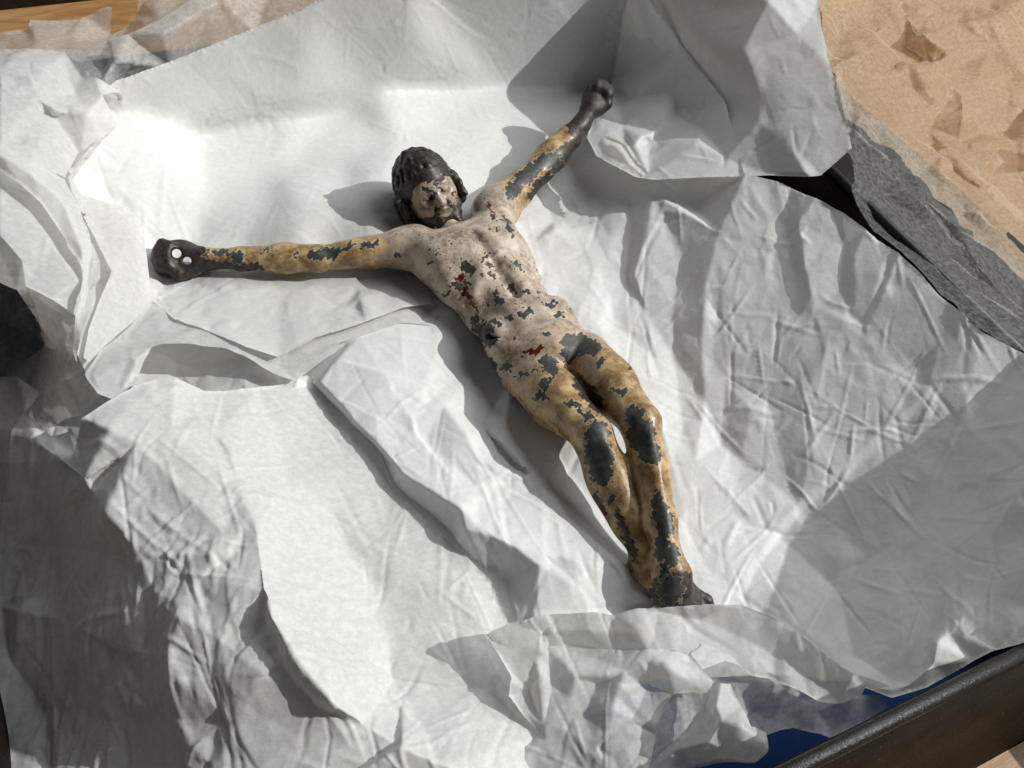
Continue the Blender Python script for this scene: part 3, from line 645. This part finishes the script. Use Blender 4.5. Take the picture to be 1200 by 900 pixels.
def build_body():
    S = Field((-.022, .085, -.004), (.335, .452, .088), .00062)
    # trunk
    S.ell(T(0, .30, -1), mm(28, 29, 18), TA, .006)            # rib cage
    S.ell(T(0, .16, -1), mm(26, 16, 13), TA, .008)             # upper chest
    S.ell(T(0, .62, -3), mm(25.5, 28, 15.5), TA, .010)        # belly
    S.ell(T(0, .92, -1), mm(27, 20, 16.5), TA, .010)          # pelvis
    S.cone(T(20, .10, -1), T(-20, .10, -1), .011, .011, .008)   # shoulder girdle
    for s in (1, -1):
        S.ell(T(12 * s, .235, 12.5), mm(12, 10.5, 5.0), TA, .008)      # pectoral
        S.ell(T(24 * s, .30, 2), mm(6.5, 17, 11), TA, .007)            # side muscle under the arm
        S.cone(T(4 * s, .055, 9.0), T(24 * s, .065, 8), .0020, .0024, .004)   # collarbone
        S.cone(T(5 * s, .40, 14.6), T(18 * s, .58, 9), .0024, .0020, .005)     # lower edge of the ribs
        for i in range(4):                                              # ribs
            S.cone(T(9 * s, .33 + i * .058, 15.3 - i * .3), T(25 * s, .40 + i * .055, 4), .0011, .0011, .0036)
        S.cone(T(7 * s, .60, 9.2), T(6 * s, .86, 11.5), .0042, .0042, .008)    # belly muscle
        S.ell(T(20 * s, .85, 5), mm(6.5, 9, 7), TA, .006)              # hip bone
        S.cone(T(24 * s, .86, 8), T(4 * s, 1.12, 12), .0012, .0012, .0035, True)  # groin crease
    S.cone(T(0, .20, 17.9), T(0, .36, 17.9), .0009, .0009, .006, True)  # breastbone groove
    S.cone(T(0, .46, 14.6), T(0, .68, 12.8), .0012, .0010, .006, True)  # midline
    S.ell(T(0, .705, 12.6), mm(1.4, 1.8, 1.8), TA, .0025, True)         # navel
    S.ell(T(0, 1.05, 8), mm(11, 12, 9), TA, .007)                        # groin
    # neck
    S.chain([(T(0, .05, -4), .0105), (H(0, -12, -8), .0095), (H(0, -4, -7), .0105)], .004)
    # arms
    def arm(sh, el, wr, out, w=1.0):
        d = _nz(el - sh); up = np.array([0, 0, 1.0])
        mm = lambda a, b, c: np.array([a, b * w, c * w]) * .001
        side = _nz(np.cross(d, up))
        S.chain([(sh, .0112), (sh + (el - sh) * .45, .0082 * w), (el, .0068 * w)], .004)
        S.ell(sh + (el - sh) * .12 + up * .002, mm(15, 10.5, 10), [d, side, up], .006)            # deltoid
        S.ell(sh + (el - sh) * .52 + up * .0022, mm(18, 6.6, 6.6), [d, side, up], .005)           # biceps
        S.ell(el, mm(7, 6.6, 6.4), [d, side, up], .003)
        d2 = _nz(wr - el); s2 = _nz(np.cross(d2, up)); u2 = np.cross(s2, d2)
        S.chain([(el, .0068 * w), (el + (wr - el) * .3, .0073 * w), (el + (wr - el) * .7, .0060 * w), (wr, .0050 * w)], .004)
        S.ell(el + (wr - el) * .28 + s2 * .0010 * out, mm(16, 7.4, 6.6), [d2, s2, u2], .005)
        for q in (-1, 1):
            S.cone(el + (wr - el) * .55 + s2 * .0028 * q + u2 * .0045, wr + s2 * .002 * q + u2 * .0032, .0014, .0012, .003)
    arm(SHL, ELL_, WRL, 1); arm(SHR, ELR, WRR, -1, 1.22)
    S.cone(T(20, .13, 1), SHL, .0122, .0112, .008); S.cone(T(-19, .11, 1), SHR, .0122, .0112, .008)
    # his right hand (lies to the viewer's left): palm, fingers curled over it, a nail hole between
    def hand(wr, ce, view_up, thumb, g=1.0):
        d = _nz(ce - wr); u = _nz(view_up - d * (view_up @ d)); s = np.cross(u, d)
        def h(a, b, c): return ce + d * a * .001 * g + s * b * .001 * g + u * c * .001 * g
        S.chain([(wr, .0052), (h(-11, 0, 0), .0062), (h(-6, 0, -1), .0075)], .004)
        S.ell(h(1, 0, -1.0), mm(12.0, 11.6, 5.2) * g, [d, s, u], .004)                 # palm
        for i, b in enumerate((-7.6, -2.7, 2.4, 7.2)):
            L = (0.86, 1.0, 0.96, 0.78)[i]; bb = b * .86
            S.chain([(h(8.5 * L, b, -2.5), .0026), (h(12.2 * L, bb, 0.8), .0025), (h(10.2 * L, bb, 4.6), .0023), (h(5.2 * L, bb * .8, 5.4), .0020), (h(1.8, bb * .7, 3.6), .0018)], .0034)
        S.chain([(h(-6, 7 * thumb, -1), .0034), (h(-1.5, 9.5 * thumb, 2.6), .0029), (h(4.0, 6.5 * thumb, 5.6), .0024), (h(7, 3 * thumb, 5.6), .0020)], .0034)
        S.ell(h(-8, 4 * thumb, 1), mm(6, 5, 4.5), [d, s, u], .003)
        return h
    vup = _nz(_nz(CAM - HAL) * .75 + np.array([0, 0, 1]) * .5)
    hl = hand(WRL, HAL, vup, 1)
    c1 = P(207, 297, .0225); c2 = P(219.5, 305.5, .0225); dv = _nz(CAM - HAL)
    S.cone(c1 + dv * .03, c1 - dv * .03, .0025, .0025, .0016, True); S.cone(c2 + dv * .03, c2 - dv * .03, .0020, .0024, .0016, True)
    hand(WRR, HAR, _nz(CAM - HAR), -1, .84)
    # legs
    def leg(hp, kn, an, w):
        d = _nz(kn - hp); z = np.array([0, 0, 1.0]); s1 = _nz(np.cross(d, z)); u1 = np.cross(s1, d)
        if u1[2] < 0: u1 = -u1
        S.chain([(hp, .0142), (hp + (kn - hp) * .45, .0126), (kn - d * .004, .0088)], .006)
        S.ell(hp + (kn - hp) * .40 + u1 * .002, mm(27, 12.4, 12.4), [d, s1, u1], .006)
        S.ell(kn - d * .011 + s1 * .004 + u1 * .003, mm(11, 5, 5), [d, s1, u1], .005)
        S.ell(kn - d * .011 - s1 * .004 + u1 * .003, mm(11, 5, 5), [d, s1, u1], .005)
        S.ell(kn + u1 * .0035, mm(7.0, 7.4, 7.0), [d, s1, u1], .004)                 # kneecap
        d2 = _nz(an - kn); s2 = _nz(np.cross(d2, z)); u2 = np.cross(s2, d2)
        if u2[2] < 0: u2 = -u2
        S.chain([(kn, .0088), (kn + (an - kn) * .30, .0090 * w), (kn + (an - kn) * .65, .0076 * w), (an, .0060)], .005)
        S.ell(kn + (an - kn) * .33 - u2 * .004, mm(24, 9.0 * w, 8.6 * w), [d2, s2, u2], .006)     # calf
        S.cone(kn + d2 * .008 + u2 * .0085, an + u2 * .0045, .0018, .0014, .004)            # shin
        for q in (-1, 1): S.ell(an + s2 * .0058 * q, mm(3.4, 3, 3.4), [d2, s2, u2], .003)  # ankle bones
    # feet: the viewer's right foot lies over the other
    def foot(an, toe, w):
        d = _nz(toe - an); z = np.array([0, 0, 1.0]); s = _nz(np.cross(d, z)); u = np.cross(s, d); L = np.linalg.norm(toe - an)
        S.chain([(an, .0070), (an + d * L * .4, .0078), (an + d * L * .75, .0066)], .004)
        S.ell(an + d * L * .62, [L * .42, w, .0062], [d, s, u], .004)
        S.ell(an - d * .004 - u * .004, mm(7, 6, 7), [d, s, u], .004)
        for i, b in enumerate((-.82, -.42, -.04, .36, .76)):
            r = (.0030, .0022, .0021, .0020, .0019)[i]; l = (1.08, 1.06, 1.0, .95, .88)[i]
            S.chain([(an + d * L * .8 + s * b * w * .8, r), (an + d * L * l + s * b * w, r), (an + d * (L * l + .004) + s * b * w - u * .002, r * .8)], .0012)
    S.ell((HPL + PELV) / 2, mm(17, 17, 15), TA, .008); S.ell((HPR + PELV) / 2, mm(17, 17, 15), TA, .008)
    S.push(); leg(HPL, KNL, ANL, 1.05); foot(ANL, FTL, .0092); S.pop(.0035)
    S.push(); leg(HPR, KNR, ANR, .86); foot(ANR, FTR, .0092); S.pop(.0018)
    # skull and face
    S.ell(H(0, 3, -1), mm(15.6, 20.5, 18.2), HA, .004)
    S.ell(H(0, -9, 4), mm(11.5, 13, 12), HA, .006)                               # jaw
    S.ell(H(0, -3, 9), mm(11.5, 13, 8.5), HA, .005)                              # face block
    for s in (1, -1):
        S.ell(H(7.6 * s, -2.6, 12.0), mm(4.2, 3.4, 3.6), HA, .004)               # cheekbone
        S.ell(H(5.2 * s, 1.6, 18.2), mm(3.9, 2.7, 3.6), HA, .0022, True)         # eye socket
        S.ell(H(5.2 * s, 1.3, 14.6), mm(3.0, 2.0, 2.3), HA, .0010)               # eyelid
        S.cone(H(2.4 * s, .2, 16.2), H(8.0 * s, .2, 14.6), .00055, .0005, .0008, True)   # lid line
        S.cone(H(1.6 * s, 4.6, 17.2), H(8.8 * s, 5.0, 14.2), .0016, .0013, .0026)        # brow
        S.ell(H(1.9 * s, -4.6, 18.6), mm(1.6, 1.5, 1.7), HA, .0012)              # nostril wing
        S.cone(H(3.0 * s, -5.0, 17.4), H(5.6 * s, -9.5, 14.8), .0007, .0006, .0022, True)  # fold beside the nose
        S.ell(H(15.4 * s, -1, -1), mm(2.0, 4.5, 3.0), HA, .002)                  # ear
    S.cone(H(0, 4.2, 16.6), H(0, -3.6, 20.4), .0016, .0021, .0022)               # nose
    S.cone(H(-4.4, -9.0, 16.2), H(0, -8.2, 18.0), .0009, .0013, .0016); S.cone(H(4.4, -9.0, 16.2), H(0, -8.2, 18.0), .0009, .0013, .0016)
    S.cone(H(-3.4, -11.0, 16.2), H(3.4, -11.0, 16.2), .0014, .0014, .0016)
    S.cone(H(-4.6, -9.9, 17.0), H(4.6, -9.9, 17.0), .0005, .0005, .0010, True)
    S.ell(H(0, -15.5, 13), mm(5.5, 4.5, 4.5), HA, .004)                          # chin
    S.G[:, :, :2] = np.maximum(S.G[:, :, :2], .001)
    return S.mesh(2)

def build_hair():
    lo, hi = HEAD - .034, HEAD + .034
    S = Field(lo, hi, .00045)
    S.ell(H(0, 5.0, -3.0), mm(16.4, 18.6, 18.0), HA, .002)
    S.cone(H(-15, 0, -2), H(-16.2, -13, -2), .0048, .0040, .003); S.cone(H(14.5, 0, -2), H(17.5, -19, -1), .0052, .0040, .003)
    r = random.Random(9)
    for i in range(74):                                                         # wavy locks from the parting down the sides
        th = (i + .5) / 74 * 2 * math.pi
        front = math.cos(th)                                                    # 1 towards the face
        pts = []
        L = 1.0 if front < .35 else .62 - .30 * max(0, front - .35)
        ph = r.uniform(0, 6.28)
        for j in range(10):
            t = j / 9 * L
            a = .18 + t * 1.75                                                  # angle down from the crown
            wob = .07 * math.sin(t * 9 + ph)
            lat = math.sin(th + wob) * math.sin(a); fw = math.cos(th + wob) * math.sin(a); up = math.cos(a)
            p = H(lat * 16.6, 5.0 + up * 18.8, -3.0 + fw * 18.2)
            pts.append((p, .00105 * (1 - .35 * t) * (1 + .35 * math.sin(t * 11 + ph))))
        if r.random() < .72: S.chain(pts, .0012)
    for s, x0, n in ((1, 16.5, 9), (-1, -15.5, 7)):                             # locks that fall beside the face on to the shoulders
        for i in range(n):
            f0 = r.uniform(-9, 6); pts = []; ph = r.uniform(0, 6.28); ln = r.uniform(15, 24) if s > 0 else r.uniform(10, 15)
            for j in range(9):
                t = j / 8
                pts.append((H(x0 + s * (1.2 + 1.8 * t) + 1.0 * math.sin(t * 9 + ph), 3 - ln * t, f0 + 1.2 * math.cos(t * 9 + ph)), .0019 * (1 - .35 * t)))
            S.chain(pts, .0007)
    for i in range(60):                                                        # matted, worn surface
        th = r.uniform(0, 6.28); a = r.uniform(.05, 1.9)
        c = H(math.sin(th) * math.sin(a) * 16.2, 5.0 + math.cos(a) * 18.4, -3.0 + math.cos(th) * math.sin(a) * 17.8)
        S.ell(c, np.array([r.uniform(.6, 1.6), r.uniform(1.2, 3.2), r.uniform(.5, 1.2)]) * .001, HA, .0022)
    S.ell(H(0, -5.5, 15.5), mm(11.8, 14.0, 15), HA, .002, True)                     # keep the face free
    for i in range(26):                                                         # fringe round the brow
        th = (i - 12.5) / 12.5 * 1.15
        S.cone(H(math.sin(th) * 15.6, 8.6 - abs(th) * 4.5 + r.uniform(-.6, .6), -1 + math.cos(th) * 16.2), H(math.sin(th) * 14.0, 14.0 - abs(th) * 3, -3 + math.cos(th) * 16.6), r.uniform(.0006, .0012), .0015, .0016)
    return S.mesh(3)

def build_beard():
    S = Field(HEAD - .034, HEAD + .034, .00045)
    r = random.Random(3)
    for i in range(30):
        th = r.uniform(-1.25, 1.25); u0 = r.uniform(-19, -13.0)
        c = H(math.sin(th) * 9.6, u0 + abs(th) * 3.4, 4.5 + math.cos(th) * 10.5 + r.uniform(-.6, .8))
        t1 = _nz(HL * r.uniform(-1, 1) + HF * .4 - HU * .5) * .0024
        S.chain([(c - t1, .0020), (c, .0027), (c + t1, .0020), (c + t1 + HU * .0018 + HF * .0008, .0013)], .0010)
    for s in (1, -1):
        S.chain([(H(.9 * s, -6.9, 18.2), .0009), (H(4.2 * s, -8.0, 16.9), .0011), (H(6.6 * s, -11.5, 14.6), .0010)], .0012)
        S.chain([(H(10.5 * s, -6, 6.5), .0022), (H(10.4 * s, -11, 8.0), .0024), (H(7.5 * s, -15.5, 10.6), .0024)], .002)
    S.cone(H(-3.5, -15.5, 14.6), H(3.5, -15.5, 14.6), .0040, .0040, .002)
    S.chain([(H(-3.5, -18.5, 14.5), .0030), (H(-5.5, -20.5, 16), .0026), (H(-5.0, -18.5, 18), .0018)], .0012)
    S.chain([(H(3.0, -18.5, 14.5), .0030), (H(4.5, -20.8, 15.5), .0026), (H(3.0, -19.5, 17.5), .0018)], .0012)
    return S.mesh(1)

# hand-placed flakes: photo pixel, half sizes in pixels, tilt in degrees
FLAKES = [
 (700,508,15,15,10),(702,534,18,22,-10),(705,556,15,13,-5),(716,585,8,6,10),(699,584,4,8,0),(688,487,7,6,20),(669,473,8,4,10),(680,480,3,4,0),
 (745,486,12,12,10),(752,510,17,20,-15),(762,532,13,14,-20),(773,600,9,24,-8),(784,612,6,18,-5),(776,642,9,16,5),(768,585,5,10,20),(788,652,8,14,0),(787,692,15,18,0),(779,668,7,10,20),
 (682,404,24,12,14),(668,415,12,10,40),(642,424,11,9,0),(648,432,6,9,0),(634,432,10,3,-20),(702,424,5,5,0),(727,459,8,4,12),(637,452,5,8,0),(634,464,7,6,10),(613,439,9,4,-12),(593,430,7,6,0),(646,447,3,6,30),
 (567,389,12,12,20),(572,398,9,8,0),(580,377,6,5,0),(574,428,7,9,20),(566,410,4,5,0),(599,372,4,3,0),(579,445,5,9,20),
 (545,311,8,9,-20),(552,316,7,6,0),(536,335,5,6,0),(547,332,4,4,0),(568,302,3,7,30),(572,311,3,4,0),(575,323,6,3,30),(606,312,9,4,32),(600,338,7,4,30),(585,354,7,5,10),(581,344,3,3,0),(646,357,10,4,14),(657,369,5,4,0),(620,366,4,3,0),(611,369,4,4,0),(557,376,5,5,0),(589,331,2,2,0),(565,321,4,2,30),
 (596,265,4,12,-28),(578,254,4,3,0),(502,293,3,4,20),(513,296,2,3,0),(505,309,3,3,0),(522,346,4,3,0),(582,268,6,2,20),(543,367,3,3,0),(617,342,3,2,0),(630,345,4,2,30),(641,392,3,3,0),(602,396,3,4,0),(570,357,3,3,0),
 (384,297,24,7,-10),(403,291,10,5,-15),(370,300,8,6,0),(431,288,10,4,-12),(312,294,7,3,-5),(347,299,4,3,-40),(262,297,18,4,3),(278,304,6,3,20),(428,318,12,2,0),(385,321,6,2,0),(466,300,5,3,10),
 (606,216,9,19,40),(618,205,10,15,40),(640,189,17,10,-25),(652,196,10,8,-30),(598,228,6,7,30),
 (500,222,9,4,20),(513,219,8,4,20),(507,229,4,4,0),
]
DARKS = [(203,303,42,34,0),(250,312,34,8,0),(290,314,20,6,0),(699,122,34,50,25),(668,180,14,30,40),(640,212,9,34,45),(650,205,10,30,45),(800,694,40,26,0),(815,700,30,30,0),
 (690,462,10,30,-38),(600,478,10,24,-45),(735,630,6,40,-22),(490,192,34,20,0),(474,240,9,24,10),(498,206,26,7,20)]
REDS = [(539,327,7,6,20),(543,337,4,9,-25),(549,348,3,9,-25),(556,359,2,9,-28),(561,370,2,7,-28),(626,411,14,3,-16),(572,240,2,7,-25),(576,247,2,5,-15),(500,206,5,4,0),(516,206,5,5,30),(532,228,2,6,0),(290,313,22,5,0),(742,428,8,5,40),(706,600,4,14,-20)]
def ellipse_field(px, py, lst, cap=None):
    best = np.full(px.shape, -30.0)
    px, py = px + 1.5 * np.sin(py * .42 + px * .13) + 1.6 * np.sin(py * .9 - px * .5), py + 1.5 * np.sin(px * .37 - py * .11) + 1.6 * np.sin(px * .83 + py * .6)
    for cx, cy_, rx, ry, an in lst:
        m = (np.abs(px - cx) < 75) & (np.abs(py - cy_) < 75)
        a = math.radians(an); dx = px[m] - cx; dy = py[m] - cy_
        u = dx * math.cos(a) + dy * math.sin(a); v = -dx * math.sin(a) + dy * math.cos(a)
        k = np.sqrt((u / rx) ** 2 + (v / ry) ** 2)
        best[m] = np.maximum(best[m], (1 - k) * min(rx, ry))
    return best                                                                # about pixels, positive inside

fig = empty('figurine', (float(PELV[0]), float(PELV[1]), 0.0))
tag(fig, 'worn painted metal figure of a bearded man with outstretched arms, lying on white tissue', 'figurine')
def put_part(name, VF, mat, paint):
    V, Fq = VF
    o = mesh_obj(name, V - np.array(fig.location), Fq, mat, fig)
    for k, v in paint(V).items(): attr(o, k, v)
    return o
def paint_body(V):
    px, py = proj(V)
    nrm_front = V[:, 2] > 0.0
    chip = ellipse_field(px, py, FLAKES) * 0.5                                  # roughly millimetres
    dark = np.clip(ellipse_field(px, py, DARKS) / 7 + .45, 0, 1)
    red = np.clip(ellipse_field(px, py, REDS) / 3 + .5, 0, 1)
    d = (V - NECK); ax = d @ TAX / TL; lat = np.abs(d @ TLAT)
    torso = np.clip((1.40 - ax) / .55, 0, 1) * np.clip((.058 - lat) / .032, 0, 1)
    h = V - HEAD; face = np.clip((.028 - np.linalg.norm(h, axis=1)) / .006, 0, 1)
    dark = np.maximum(dark, face * .46)
    pale = np.maximum(torso, face * .72)
    legs = np.clip((V[:, 1] - .19) / .10, 0, 1) * np.clip((.34 - V[:, 1]) / .03, 0, 1) * .68
    tone = 1 - np.maximum(pale, legs)
    speck = np.clip(.25 + .75 * torso, 0, 1)
    return dict(chip=chip, dark=dark, red=red, tone=tone, speck=speck)
def paint_hair(V):
    px, py = proj(V); n = len(V)
    return dict(chip=np.full(n, -8.0), dark=np.full(n, .95), red=np.clip(ellipse_field(px, py, [(499,207,5,3,0),(515,205,4,4,30)]) / 3 + .3, 0, .6), tone=np.full(n, .8), speck=np.zeros(n))
put_part('body', build_body(), FIG, paint_body)
put_part('hair', build_hair(), FIG, paint_hair)
put_part('beard', build_beard(), FIG, paint_hair)
